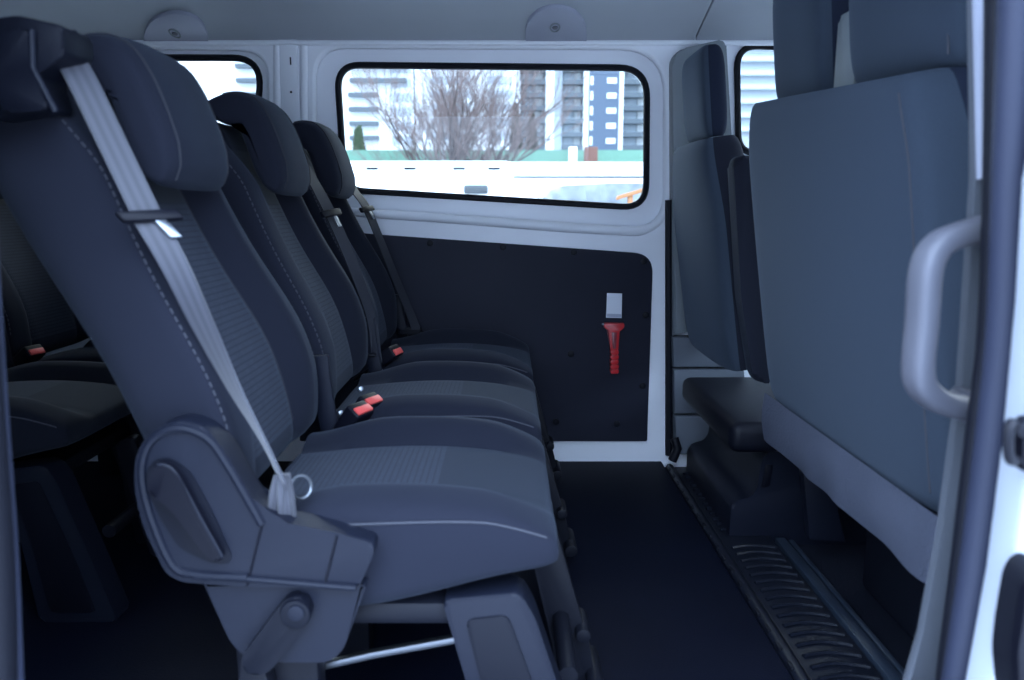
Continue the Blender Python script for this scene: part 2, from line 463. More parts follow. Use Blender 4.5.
# near (right) body side with the open sliding-door aperture
jamb = [XZ(1060, 0, 0.64), XZ(1026, 180, 0.64), XZ(1019, 300, 0.64), XZ(1006, 441, 0.64), XZ(990, 565, 0.64), XZ(969, 680, 0.64), (0.37, 0.2), (0.34, 0.02)]
ap = [(-0.50, 1.30), (0.44, 1.30)] + jamb + [(-0.52, 0.02)]
fw = rpoly([(0.72, 0.85), (1.30, 0.85), (1.12, 1.27), (0.72, 1.27)], 0.05)
rw = rpoly([(-2.0, 0.83), (-0.75, 0.83), (-0.75, 1.25), (-2.0, 1.25)], 0.07)
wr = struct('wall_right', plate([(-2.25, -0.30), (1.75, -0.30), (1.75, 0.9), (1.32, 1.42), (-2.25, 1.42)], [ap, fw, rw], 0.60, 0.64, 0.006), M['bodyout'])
# front bulkhead, dashboard and windscreen; tailgate
db = bmesh.new()
add_box(db, (1.30, 0.70, -0.1), (1.72, WY, 0.74), 0.05, 3); add_box(db, (1.70, 0.62, -0.1), (1.76, WY + 0.05, 0.80))
struct('wall_front', db, M['trimd'])
wsf = bmesh.new()
for yy in (0.66, WY - 0.015):
    add_tube(wsf, [V((1.74, yy, 0.80)), V((1.55, yy, 1.05)), V((1.35, yy, 1.29))], 0.05, 12)
add_tube(wsf, [V((1.35, 0.66, 1.33)), V((1.35, WY, 1.33))], 0.05, 12)
struct('trim_8', wsf, M['trimg'])
ws = bmesh.new()
v_ = [ws.verts.new(c) for c in ((1.74, 0.66, 0.80), (1.74, WY, 0.80), (1.36, WY, 1.32), (1.36, 0.66, 1.32))]; ws.faces.new(v_)
struct('window_4', ws, M['glass'], smooth=False)
bkp = bmesh.new()
add_box(bkp, (-2.30, 0.62, -0.1), (-2.25, WY + 0.05, 0.80)); add_box(bkp, (-2.30, 0.62, 1.25), (-2.25, WY + 0.05, 1.44))
for a, b in ((0.62, 0.78), (1.42, 1.56), (2.2, WY + 0.05)): add_box(bkp, (-2.30, a, 0.78), (-2.25, b, 1.27))
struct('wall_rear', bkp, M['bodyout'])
M['dimglass'] = glass('dimming_glass', (0.16, 0.18, 0.2))  # dark tint added on unseen rear windows to keep the back row dim
struct('window_5', prism(rw, 0.618, 0.622), M['dimglass'], smooth=False)
struct('window_6', box((-2.28, 0.7, 0.79), (-2.275, WY, 1.26)), M['dimglass'], smooth=False)
struct('window_7', prism(fw, 0.618, 0.622), M['glass'], smooth=False)

# pillar trim (light grey) beside the bench, black seal, jamb fittings
bt = bmesh.new()
add_prism(bt, pz([(966, -60), (992, -60), (988, 160), (983, 330), (969, 425), (953, 566), (940, 690), (900, 690), (919, 630), (938, 530), (958, 380), (971, 180)], 0.78), 0.772, 0.784, 0.004)
struct('trim_9', bt, plain('lower_pillar_trim', (0.075, 0.085, 0.105), 0.7, bump=0.15, scale=800))
upt = bmesh.new()
add_prism(upt, pz([(966, -60), (992, -60), (988, 176), (972, 180)], 0.775), 0.760, 0.771, 0.004)
struct('trim_11', upt, M['cover'])
sl = bmesh.new()
add_tube(sl, smoothpath([P(998, -60, Y=0.70), P(996, 160, Y=0.70), P(990, 330, Y=0.70), P(977, 440, Y=0.70), P(962, 566, Y=0.70), P(946, 690, Y=0.70)], 6), 0.011, 12)
seal = struct('trim_10', sl, M['rubber'])
sl = bmesh.new()
add_tube(sl, smoothpath([P(1020, -60, Y=0.67), P(1012, 160, Y=0.67), P(1005, 330, Y=0.67), P(993, 440, Y=0.67), P(977, 566, Y=0.67), P(958, 690, Y=0.67)], 6), 0.0155, 14)
struct('bulb_seal', sl, M['seal'], seal)
# left edge of the aperture: soft seal strip
sl = bmesh.new()
add_tube(sl, smoothpath([P(-26, -20, Y=0.62), P(-22, 200, Y=0.62), P(-10, 400, Y=0.62), P(2, 560, Y=0.62), P(8, 690, Y=0.62)], 6), 0.013, 12)
ls = struct('trim_12', sl, M['seal'])
sl = bmesh.new()
add_tube(sl, smoothpath([P(-40, -20, Y=0.6), P(-36, 200, Y=0.6), P(-24, 400, Y=0.6), P(-12, 560, Y=0.6), P(-8, 690, Y=0.6)], 6), 0.02, 12)
struct('bulb_seal', sl, M['rubber'], ls)

# door lock striker and bump stop on the white jamb
t = thing('door_striker', 'black door latch striker on the white door jamb', 'latch', P(1018, 440, Y=0.6))
obj('mount_plate', prism(rpoly(pz([(1012, 418), (1034, 414), (1034, 470), (1010, 466)], 0.6), 0.006), 0.585, 0.602, 0.003), M['black'], t)
obj('striker_loop', tube(smoothpath([P(1014, 424, Y=0.588), P(1010, 424, Y=0.575), P(1008, 442, Y=0.572), P(1010, 460, Y=0.575), P(1016, 460, Y=0.588)], 5), 0.004, 8), M['dmetal'], t)
obj('screw', cyl(P(1022, 430, Y=0.584), (0, -1, 0), 0.006, 0.005, 12, 0.001), M['dmetal'], t)
t = thing('bump_stop', 'black moulded bump stop low on the white door jamb', 'bump stop', P(1010, 620, Y=0.6))
obj('pad', prism(rpoly(pz([(1012, 556), (1030, 550), (1034, 700), (998, 700), (993, 648), (996, 616), (1004, 570)], 0.6), 0.008), 0.57, 0.602, 0.006), M['rubber'], t)
obj('rib', prism(rpoly(pz([(1014, 575), (1024, 570), (1024, 690), (1006, 690), (1004, 640)], 0.58), 0.006), 0.562, 0.572, 0.003), M['black'], t)

# grab handle on the pillar
t = thing('grab_handle', 'grey plastic grab handle on the door pillar beside the double seat', 'handle', P(985, 320, Y=0.74))
gp = smoothpath([P(992, 226, Y=0.735), P(962, 234, Y=0.725), P(938, 246, Y=0.715), P(926, 270, Y=0.71), P(922, 320, Y=0.71), P(918, 372, Y=0.71), P(926, 392, Y=0.715), P(946, 404, Y=0.725), P(972, 408, Y=0.735)], 6)
obj('grip', tube(gp, [0.012] * len(gp), 18, rx=0.014), M['handle'], t)
for a, b in (((990, 220), (978, 246)), ((976, 392), (964, 422))):
    obj('mount', prism(rpoly(pz([(a[0] - 14, a[1]), (a[0] + 4, a[1]), (b[0] + 14, b[1]), (b[0] - 6, b[1])], 0.74), 0.006), 0.725, 0.765, 0.005), M['handle'], t)
gi = [p + V((-0.0125, -0.004, 0)) for p in gp[12:37]]
obj('seam', tube([p + V((-0.002, -0.012, 0)) for p in gp[8:44]], 0.0012, 6), M['trimd'], t)

# card and emergency hammer on the black board
PY = WY - 0.012
c = bmesh.new(); add_prism(c, pz([(607, 293), (622, 293.5), (621.5, 318), (606, 317.5)], PY), PY - 0.003, PY, 0.0004)
card = tag(obj('safety_card', c, M['card']), 'small white notice card stuck above the red hammer', 'card')
c = bmesh.new(); add_prism(c, pz([(607, 313.5), (621.3, 314), (621.2, 317), (606.6, 316.6)], PY), PY - 0.0036, PY - 0.003)
for k, yy in enumerate(()): add_prism(c, pz([(613, yy), (619.5 - k, yy), (619.5 - k, yy + 0.9), (613, yy + 0.9)], PY), PY - 0.0036, PY - 0.003)
obj('printed_band', c, M['cardgrey'], card)
hm = thing('emergency_hammer', 'red emergency hammer clipped to the black wall board', 'hammer', P(613, 372, Y=PY))
obj('hammer_head', prism(rpoly(pz([(603, 322), (623, 322), (623, 326.5), (618, 330), (609, 330), (603, 326.5)], PY), 0.004), PY - 0.028, PY - 0.010, 0.003), M['hred'], hm)
for x in (604, 621.5): obj('steel_tip', cyl(P(x, 324, Y=PY - 0.018), (1, 0, 0), 0.004, 0.012, 12, 0.001), M['metal'], hm)
obj('shaft', prism(rpoly(pz([(607.5, 329), (618.5, 329), (617, 349), (609.5, 349)], PY), 0.003), PY - 0.026, PY - 0.008, 0.003), M['hred'], hm)
obj('shaft_window', prism(rpoly(pz([(610.5, 331), (616, 331), (614.8, 347), (611.5, 347)], PY), 0.002), PY - 0.0275, PY - 0.024, 0.001), M['hdark'], hm)
g = bmesh.new()
for k in range(5): add_prism(g, rpoly(pz([(609.2, 349 + k * 4.7), (617.6, 349 + k * 4.7), (617.2, 353 + k * 4.7), (609.6, 353 + k * 4.7)], PY), 0.003), PY - 0.028, PY - 0.006, 0.003)
add_prism(g, pz([(610.6, 348), (616.2, 348), (616, 372), (610.8, 372)], PY), PY - 0.024, PY - 0.008, 0.002)
obj('grip', g, M['hred'], hm)
obj('bracket', prism(rpoly(pz([(606, 327), (620, 327), (617, 346), (609.5, 346)], PY), 0.003), PY - 0.009, PY + 0.001, 0.002), M['hdark'], hm)

# ================================================================== REAR SEATS
A_ = V((-0.375, 0, 0.927)).normalized(); N_ = V((0.927, 0, 0.375)).normalized(); WD = V((0, 1, 0))
def make_seat(cy, name_label, near, x0=0.0, group=None, legs=True):
    """near: has the outboard shield, lever, belt reel (the seat at the door)"""
    root = thing('van_seat', name_label, 'seat', (x0, cy, 0), group)
    X0 = V((x0, 0, 0))
    H = V((-0.372 + x0, cy, 0.42)); Ln = 0.60
    # ---- backrest
    ts = sorted(set(ecos(26) + [0.69, 0.88]))
    def wfun(t): return (0.212 - 0.036 * ss(0.25, 0.8, t) - 0.02 * ss(0.8, 1.0, t)) * (0.80 + 0.2 * edge(t, 9))
    def fr(t, u):
        e = edge(t, 7)
        a = abs(u)
        bol = 0.036 * ss(0.48, 0.72, a) * (1 - ss(0.72, 0.97, t)) * (0.55 + 0.45 * ss(0.0, 0.2, t))
        lum = 0.018 * math.exp(-((t - 0.28) / 0.2) ** 2)
        return -0.03 + (0.067 + bol + lum - 0.006 * ss(0.46, 0.5, a) * (1 - ss(0.5, 0.55, a))) * e
    def bk(t, u): return -0.03 - (0.024 + 0.042 * ss(0.3, 0.8, t)) * edge(t, 7)
    def mat(t, u):
        if abs(u) < 0.5 and 0.06 < t:
            return 1 if t < 0.69 else 2 if t < 0.88 else 0
        return 0
    fra = lambda t: (H + A_ * (Ln * t), WD, N_)
    back = obj('backrest', pillow(ts, fra, wfun, fr, bk, mat, wf=0.8), [M['fab'], M['fabpat'], M['fabband']], root)
    def surf(t, u, lift=0.001):
        e = max(0.0, 1 - abs(u) ** 5) ** 0.2
        m_ = fr(t, u) * 0.8 + bk(t, u) * 0.2
        return H + A_ * (Ln * t) + WD * (u * wfun(t)) + N_ * (m_ + (fr(t, u) - m_) * e + lift)
    for s in (-1, 1):
        st = bmesh.new()
        # dashed seam along the bolster's outer edge
        n = 46
        for k in range(n):
            ta = 0.10 + 0.84 * k / n; tb = ta + 0.84 / n * 0.6
            add_tube(st, [surf(ta, s * 0.985), surf(tb, s * 0.985)], 0.0011, 5)
        obj('stitching', st, M['stitch'], back)
        obj('piping', tube([surf(0.06 + 0.78 * k / 20, s * 0.50, 0.0) for k in range(21)], 0.0022, 6), M['pipe'], back)
    # ---- headrest: a thick saddle hooked over the top of the backrest
    med = [V((-0.558, 0, 0.992)), V((-0.528, 0, 1.000)), V((-0.500, 0, 0.993)), V((-0.482, 0, 0.962)), V((-0.468, 0, 0.922)), V((-0.457, 0, 0.885)), V((-0.449, 0, 0.856))]
    hts = [0.024, 0.028, 0.033, 0.036, 0.037, 0.036, 0.026]
    pth = smoothpath(med, 4)
    hh = []
    for i in range(len(pth)):
        f = i / 4; k = min(int(f), len(hts) - 2); hh.append(hts[k] + (hts[k + 1] - hts[k]) * (f - k))
    bm = bmesh.new(); rings = []
    def hr_ring(v):
        av = abs(v); e = max(0.0, 1 - av ** 3.2) ** (1 / 3.2)
        top = []; bot = []
        for i, p in enumerate(pth):
            d = (pth[min(i + 1, len(pth) - 1)] - pth[max(i - 1, 0)]).normalized()
            nn = V((d.z, 0, -d.x)) * -1
            if nn.x + nn.z < 0: nn = -nn
            crown = 0.003 * (1 - av ** 2) * min(1, i / 8)
            h = hh[i] * (0.28 + 0.72 * e)
            top.append(p + nn * (h + crown)); bot.append(p - nn * h * 0.95)
        d0 = (pth[0] - pth[1]).normalized(); d1 = (pth[-1] - pth[-2]).normalized()
        capA = [(top[0] + bot[0]) / 2 + d0 * hh[0] * 0.9 * (0.3 + 0.7 * e)]
        m0 = (top[-1] + bot[-1]) / 2
        capB = [(top[-1] * 0.75 + bot[-1] * 0.25) + d1 * hh[-1] * 0.65 * (0.3 + 0.7 * e), m0 + d1 * hh[-1] * 0.9 * (0.3 + 0.7 * e), (top[-1] * 0.25 + bot[-1] * 0.75) + d1 * hh[-1] * 0.65 * (0.3 + 0.7 * e)]
        return top + capB + bot[::-1] + capA
    vs = [math.sin(-PI / 2 + PI * k / 24) for k in range(25)]
    HWD = 0.104
    for v in vs:
        rings.append([bm.verts.new(p + X0 + V((0, cy - 0.008 + v * HWD, 0))) for p in hr_ring(v)])
    n = len(rings[0])
    for i in range(len(vs) - 1):
        for k in range(n): bm.faces.new((rings[i][k], rings[i][(k + 1) % n], rings[i + 1][(k + 1) % n], rings[i + 1][k]))
    for r_ in (rings[0], rings[-1]):
        cvt = bm.verts.new(sum((q.co for q in r_), V()) / n)
        for k in range(n): bm.faces.new((r_[k], r_[(k + 1) % n], cvt))
    head = obj('headrest', bm, M['fab'], root, ang=80)
    for s in (-1, 1):
        pp = hr_ring(0.80)[3:len(pth) + 1]
        obj('stitching', tube([p + X0 + V((0.0005, cy - 0.008 + s * 0.80 * HWD, 0.0005)) for p in pp], 0.0016, 6), M['pipe'], head)
    # ---- cushion
    tc = sorted(set(ecos(24) + [0.60]))
    xf = lambda t: -0.345 + 0.41 * t
    def cw(t): return 0.216 * (0.86 + 0.14 * edge(0.5 + t * 0.5, 5)) if t > 0 else 0.216
    def ctop(t, u):
        a = abs(u)
        z = 0.410 + 0.004 * t + 0.037 * ss(0.48, 0.74, a) * (0.4 + 0.6 * ss(0, 0.35, t)) * (1 - 0.45 * ss(0.75, 1, t)) - 0.003 * ss(0.46, 0.5, a) * (1 - ss(0.5, 0.54, a))
        z += 0.014 * math.sin(PI * min(1, t * 1.0)) * (1 - a * a * 0.5)
        zb = 0.30 + 0.05 * t
        e = edge(0.5 + 0.5 * t, 4.0)
        zm = 0.375
        return zm + (z - zm) * e
    def cbot(t, u):
        e = edge(0.5 + 0.5 * t, 4.0)
        return 0.375 + (0.292 + 0.052 * ss(0.3, 1, t) - 0.375) * e
    def cmat(t, u):
        if abs(u) < 0.5 and t > 0.02: return 1 if t < 0.60 else 2 if t < 0.975 else 0
        return 0
    cfr = lambda t: (V((xf(t) + x0, cy, 0)), WD, V((0, 0, 1)))
    cus = obj('seat_cushion', pillow(tc, cfr, cw, ctop, cbot, cmat, q=6, flat=True), [M['fab'], M['fabpat'], M['fabplain']], root)
    def csurf(t, u, lift=0.001):
        e = max(0.0, 1 - abs(u) ** 6) ** (1 / 6); m_ = (ctop(t, u) + cbot(t, u)) / 2
        return V((xf(t) + x0, cy + u * cw(t), m_ + (ctop(t, u) - m_) * e + lift))
    for s in (-1, 1):
        pts = [csurf(0.3 + 0.66 * k / 24, s * 0.992) for k in range(25)]
        obj('stitching', tube([p + V((0, s * 0.0005, 0)) for p in pts], 0.0014, 6), M['stitch'], cus)
    # ---- frame under the seat
    yn = cy - 0.19; yf = cy + 0.19
    leg1 = bmesh.new()
    lp = [(-0.085 + x0, 0.315), (0.015 + x0, 0.325), (0.035 + x0, 0.29), (0.095 + x0, 0.10), (0.125 + x0, 0.0), (-0.03 + x0, 0.0), (-0.05 + x0, 0.18)]
    add_prism(leg1, rpoly(lp, 0.012), yn - 0.01, yn + 0.045, 0.006)
    lg = obj('leg', leg1, M['plast'], root)
    ip = [(-0.055 + x0, 0.288), (0.0 + x0, 0.295), (0.055 + x0, 0.13), (0.085 + x0, 0.02), (-0.005 + x0, 0.02), (-0.03 + x0, 0.18)]
    obj('inset_panel', prism(rpoly(ip, 0.012), yn - 0.0125, yn - 0.006, 0.002), M['plast2'], lg)
    leg2 = bmesh.new()
    add_prism(leg2, rpoly([(q[0] + 0.02, q[1]) for q in lp], 0.012), yf - 0.04, yf + 0.0, 0.005)
    obj('leg', leg2, M['plast2'], root)
    for yy in (yn + 0.02, yf - 0.02):
        rl = bmesh.new(); add_box(rl, (-0.36 + x0, yy - 0.02, 0.0), (-0.25 + x0, yy + 0.02, 0.30), 0.008)
        obj('leg', rl, M['dmetal'], root)
    fm = bmesh.new()
    add_box(fm, (-0.33 + x0, yn, 0.272), (0.0 + x0, yf, 0.305), 0.01)
    obj('seat_pan', fm, M['dmetal'], root)
    obj('strut', tube([V((-0.31 + x0, yn + 0.05, 0.17)), V((-0.19 + x0, yn + 0.05, 0.20)), V((-0.03 + x0, yn + 0.05, 0.232))], 0.006, 10, rx=0.006), M['metal'], root)
    obj('cross_rail', tube([V((0.085 + x0, yn + 0.06, 0.16)), V((0.085 + x0, yf, 0.16))], 0.014, 10), M['dmetal'], root)
    br = bmesh.new()
    add_prism(br, rpoly([(0.03 + x0, 0.30), (0.075 + x0, 0.315), (0.135 + x0, 0.10), (0.145 + x0, 0.03), (0.09 + x0, 0.03)], 0.01), cy + 0.02, cy + 0.05, 0.005)
    add_cyl(br, V((0.12 + x0, cy + 0.035, 0.14)), (0, 1, 0), 0.012, 0.07, 14, 0.002)
    add_cyl(br, V((0.14 + x0, cy + 0.035, 0.06)), (0, 1, 0), 0.014, 0.10, 14, 0.002)
    obj('floor_latch', br, M['dmetal'], root)
    # hinge arm on the inboard side of the backrest
    ha = bmesh.new()
    add_tube(ha, smoothpath([V((-0.338 + x0, cy + 0.228, 0.55)), V((-0.335 + x0, cy + 0.228, 0.50)), V((-0.325 + x0, cy + 0.228, 0.42)), V((-0.31 + x0, cy + 0.228, 0.36))], 4), 0.017, 10, rx=0.007)
    obj('hinge_arm', ha, M['plast'], root)
    return root

def buckle(root, x, y, z, tilt=0.5, yaw=0.3):
    """seat belt buckle on a stalk; red push button facing up and forward"""
    rot = Matrix.Rotation(yaw, 4, 'Z') @ Matrix.Rotation(tilt, 4, 'Y')
    def w(p): return V((x, y, z)) + (rot @ V(p))
    bm = bmesh.new()
    vs = add_box(bm, (-0.016, -0.024, -0.045), (0.016, 0.024, 0.034), 0.005, 3)
    bmesh.ops.transform(bm, matrix=Matrix.Translation(V((x, y, z))) @ rot, verts=bm.verts[:])
    b = obj('buckle', bm, M['black'], root)
    bm = bmesh.new(); add_box(bm, (-0.003, -0.020, 0.028), (0.0125, 0.020, 0.0375), 0.002)
    bmesh.ops.transform(bm, matrix=Matrix.Translation(V((x, y, z))) @ rot, verts=bm.verts[:])
    obj('release_button', bm, M['red'], b)
    bm = bmesh.new(); add_box(bm, (-0.004, -0.014, -0.11), (0.004, 0.014, -0.04), 0.002)
    bmesh.ops.transform(bm, matrix=Matrix.Translation(V((x, y, z))) @ rot, verts=bm.verts[:])
    obj('stalk', bm, M['plast2'], b)
    return b
def tongue(root, p, wdir, ddir):
    """metal belt tongue with its black moulded head"""
    wdir = V(wdir).normalized(); ddir = V(ddir).normalized(); n = wdir.cross(ddir).normalized()
    mt = Matrix((wdir, ddir, n)).transposed().to_4x4(); mt.translation = V(p)
    bm = bmesh.new(); add_box(bm, (-0.033, -0.008, -0.005), (0.033, 0.008, 0.006), 0.004)
    bmesh.ops.transform(bm, matrix=mt, verts=bm.verts[:])
    o = obj('belt_tongue', bm, M['black'], root)
    bm = bmesh.new(); add_box(bm, (0.0, 0.004, -0.0015), (0.013, 0.034, 0.002), 0.001)
    bmesh.ops.transform(bm, matrix=mt, verts=bm.verts[:])
    obj('tongue_blade', bm, M['metal'], o)
def strap(root, ctrl, mat, n=8, hw=0.023, name='seat_belt'):
    pts = smoothpath([c[0] for c in ctrl], n); ws = smoothpath([V(c[1]) for c in ctrl], n)
    bm = bmesh.new(); add_ribbon(bm, pts, ws, hw=hw); return obj(name, bm, mat, root, ang=30)

GS = 'charcoal seats of the middle row'
CY1, CY2, CY3 = 1.09, 1.57, 2.05
s1 = make_seat(CY1, 'nearest charcoal middle-row seat with side shield, lever and belt reel on its shoulder', True, group=GS)
s2 = make_seat(CY2, 'second charcoal middle-row seat, between the nearest one and the one at the wall', False, group=GS)
s3 = make_seat(CY3, 'charcoal seat of the middle row farthest from the open door, against the black wall board', False, group=GS)

# ---- belts and buckles of the middle and far seats
def far_belt(root, cy, X=0.0):
    dy = cy - 2.05; D = V((X, dy, 0))
    def q(px, py, Y): return P(px, py, Y=Y) + D
    top = q(342, 150, 2.17)
    pts = [(V((-0.53, 2.15, 0.985)) + D, (0.1, 1, 0)), (V((-0.475, 2.16, 0.955)) + D, (0.1, 1, 0)), (q(353, 188, 2.16), (0.2, 0.9, 0.1)), (q(368, 211, 2.18), (0.3, 0.75, 0.1)), (q(392, 270, 2.22), (0.35, 0.6, 0.1)), (q(412, 318, 2.255), (0.5, 0.3, 0.1)), (q(418, 336, 2.265), (0.6, 0.2, 0.0))]
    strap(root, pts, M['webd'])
    tongue(root, q(367, 209, 2.165), (0.35, 0.9, 0.1), (0.35, 0.25, -0.75))
    an = bmesh.new(); add_box(an, q(408, 322, 2.245) - V((0.03, 0.012, 0.03)), q(418, 334, 2.265) + V((0.012, 0.01, 0.012)), 0.008)
    obj('belt_anchor', an, M['plast2'], root)
far_belt(s3, CY3)
# middle seat: belt down its far shoulder
q = P
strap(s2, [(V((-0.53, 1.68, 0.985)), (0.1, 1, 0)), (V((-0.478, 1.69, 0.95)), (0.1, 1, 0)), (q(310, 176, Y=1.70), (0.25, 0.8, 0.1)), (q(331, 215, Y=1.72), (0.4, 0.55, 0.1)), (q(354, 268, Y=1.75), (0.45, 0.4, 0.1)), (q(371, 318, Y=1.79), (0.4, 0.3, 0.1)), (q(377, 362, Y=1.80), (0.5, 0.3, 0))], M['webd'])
tongue(s2, q(331, 213, Y=1.70), (0.4, 0.85, 0.1), (0.35, 0.1, -0.8))
an = bmesh.new(); add_box(an, q(366, 345, Y=1.79) - V((0.02, 0.01, 0.02)), q(378, 368, Y=1.80) + V((0.0, 0.0, 0.03)), 0.006); obj('belt_anchor', an, M['plast2'], s2)
buckle(s1, *P(353, 421, Y=1.298), tilt=0.65, yaw=-0.5)
buckle(s2, *P(364, 411, Y=1.39), tilt=0.65, yaw=-0.5)
buckle(s3, *P(387, 357, Y=1.845), tilt=0.95, yaw=-0.3)
# extra fittings visible in the gaps: shiny bolts
for root, px, py, Y in ((s1, 341, 413, 1.318), (s2, 361, 389, 1.38), (s3, 390, 352, 1.835)):
    obj('bolt', cyl(P(px, py, Y=Y), (0.4, -0.8, 0.3), 0.005, 0.008, 12, 0.001), M['metal'], root)

# ---- nearest seat: belt reel housing, belt, shield, levers
hs = bmesh.new()
hp = pz([(-12, 28), (34, 22), (78, 32), (80, 60), (50, 82), (60, 113), (0, 122), (-16, 100)], 0.905)
add_prism(hs, rpoly(hp, 0.006), 0.875, 0.935, 0.004, 2)
reel = obj('belt_reel_housing', hs, M['plast2'], s1)
obj('housing_face', prism(rpoly(pz([(-8, 34), (30, 28), (34, 70), (52, 110), (4, 114), (-8, 92)], 0.87), 0.01), 0.866, 0.880, 0.004), M['plast2'], reel)
obj('housing_rib', tube([P(32, 30, Y=0.868), P(33, 68, Y=0.868), P(56, 112, Y=0.868)], 0.0035, 8), M['plast'], reel)
pa, pb = P(42, 42, Y=0.88), P(76, 38, Y=0.915)
obj('belt_slot', tube([pa, pb], 0.009, 10), M['plast'], reel)
obj('chrome_pin', cyl(P(75, 41, Y=0.925), (0.5, -1, 0), 0.005, 0.012, 12, 0.002), M['chrome'], reel)
bw = [(P(62, 46, Y=0.925), (0.55, 0.75, 0.05)), (P(82, 80, Y=0.905), (0.62, 0.6, 0.12)), (P(112, 142, Y=0.90), (0.66, 0.5, 0.15)), (P(147, 215, Y=0.89), (0.68, 0.45, 0.18))]
strap(s1, bw, M['web'], hw=0.019)
bw2 = [(P(150, 220, Y=0.888), (0.66, 0.45, 0.18)), (P(176, 268, Y=0.88), (0.72, 0.1, 0.15)), (P(203, 325, Y=0.875), (0.75, -0.3, 0.12)), (P(235, 390, Y=0.87), (0.64, -0.65, 0.06)), (P(266, 446, Y=0.868), (0.48, -0.8, 0.04)), (P(282, 480, Y=0.868), (0.42, -0.7, 0.0))]
strap(s1, bw2, M['web'], hw=0.021)
bm = bmesh.new()
for k in range(4):
    o_ = (k - 1.5) * 0.006
    add_ribbon(bm, smoothpath([P(283, 474, Y=0.868) + V((o_ * 0.3, 0, 0)), P(282, 498, Y=0.865) + V((o_ * 0.9, 0.003 * (k % 2), 0)), P(283, 535, Y=0.868) + V((o_ * 1.2, 0.004 * (k % 2), 0))], 6), [V((0.8, 0.5 * (-1) ** k, 0))] * 13, hw=0.0085)
obj('belt_gather', bm, M['web'], s1)
tongue(s1, P(150, 216, Y=0.884), (0.80, 0.5, 0.05), (0.55, -0.05, -0.6))
rg = bmesh.new(); cc = P(301, 487, Y=0.90)
add_tube(rg, [cc + V((0.013 * math.cos(a), 0.006 * math.sin(a), 0.013 * math.sin(a))) for a in [k * PI / 8 for k in range(16)]], 0.002, 6, True)
obj('belt_stop_button', rg, M['metal'], s1)

yS = 0.845
shp = pz([(134, 491), (135, 455), (150, 431), (178, 419), (206, 427), (223, 449), (264, 519), (334, 532), (373, 543), (374, 553), (358, 589), (245, 587), (181, 582), (166, 574), (144, 530)], yS)
shd = bmesh.new(); add_prism(shd, rpoly(shp, [0.02, 0.03, 0.03, 0.03, 0.03, 0.03, 0.03, 0.004, 0.006, 0.006, 0.008, 0.01, 0.02, 0.02, 0.02], 4), yS, 0.884, 0.005, 3)
shield = obj('side_shield', shd, M['plast'], s1)
# raised rim round the lever recess
rim = smoothpath([P(*a, Y=yS) for a in [(262, 524), (226, 462), (206, 437), (178, 428), (154, 438), (143, 460), (144, 490), (156, 530), (174, 566), (196, 574), (248, 577)]], 6)
obj('shield_rim', tube(rim, 0.0055, 8), M['plast'], shield)
rec = pz([(147, 487), (147, 468), (158, 458), (172, 458), (190, 470), (212, 510), (232, 555), (230, 563), (212, 563), (180, 548), (160, 516)], yS)
obj('lever_recess', prism(rpoly(rec, 0.012), yS - 0.0018, yS + 0.004, 0.001), M['plast2'], shield)
lev = pz([(149, 480), (152, 468), (162, 463), (172, 466), (182, 478), (202, 518), (224, 558), (218, 561), (205, 552), (176, 512), (163, 500), (152, 494)], yS - 0.01)
obj('recline_lever', prism(rpoly(lev, 0.008), yS - 0.016, yS - 0.001, 0.004, 3), M['black'], s1)
obj('lever_edge', tube(smoothpath([P(*a, Y=yS - 0.013) for a in [(158, 465), (168, 467), (178, 478), (200, 518), (222, 557)]], 5), 0.0025, 6), M['plast'], shield)
for a, b in (((263, 521), (247, 586)), ((337, 536), (324, 588))):
    obj('panel_joint', tube([P(*a, Y=yS - 0.0005), P(*b, Y=yS - 0.0005)], 0.0016, 6), M['black'], shield)
obj('lower_edge', tube(smoothpath([P(*a, Y=yS - 0.001) for a in [(196, 577), (250, 579), (320, 585), (356, 588)]], 4), 0.004, 8), M['plast'], shield)
tray = bmesh.new(); add_prism(tray, pz([(271, 519.0), (334, 530.6), (334, 535), (271, 525)], 0.852), 0.853, 0.880, 0.001)
obj('belt_recess_shade', tray, M['black'], shield)  # solid black block, shade inside the recess put into its colour
cl_ = bmesh.new(); add_cyl(cl_, P(327, 531, Y=0.862), (0, 0, 1), 0.006, 0.008, 14, 0.002); obj('recess_clip', cl_, M['plast'], shield)
lop = pz([(202, 583), (229, 643), (243, 658), (280, 664), (329, 664), (343, 651), (366, 586)], 0.852)
obj('lower_cover', prism(rpoly(lop, [0.004, 0.012, 0.012, 0.012, 0.014, 0.012, 0.004]), 0.855, 0.885, 0.006, 3), M['plast'], s1)
kn = bmesh.new()
kp = pz([(279, 606), (287, 596), (300, 594), (311, 602), (312, 616), (303, 628), (272, 668), (256, 674), (244, 668), (243, 654)], 0.845)
add_prism(kn, rpoly(kp, 0.008), 0.838, 0.856, 0.004, 3)
knob = obj('height_lever', kn, M['plast2'], s1)
obj('pivot_cap', cyl(P(296, 613, Y=0.838), (0, -1, 0), 0.0185, 0.012, 28, 0.003), M['plast2'], knob)
obj('pivot_disc', cyl(P(296, 613, Y=0.831), (0, -1, 0), 0.010, 0.005, 24, 0.001), M['plast'], knob)
sb = bmesh.new(); add_prism(sb, pz([(240, 660), (262, 660), (290, 760), (230, 760)], 0.87), 0.87, 0.90, 0.004)
obj('frame_bracket', sb, M['dmetal'], s1)

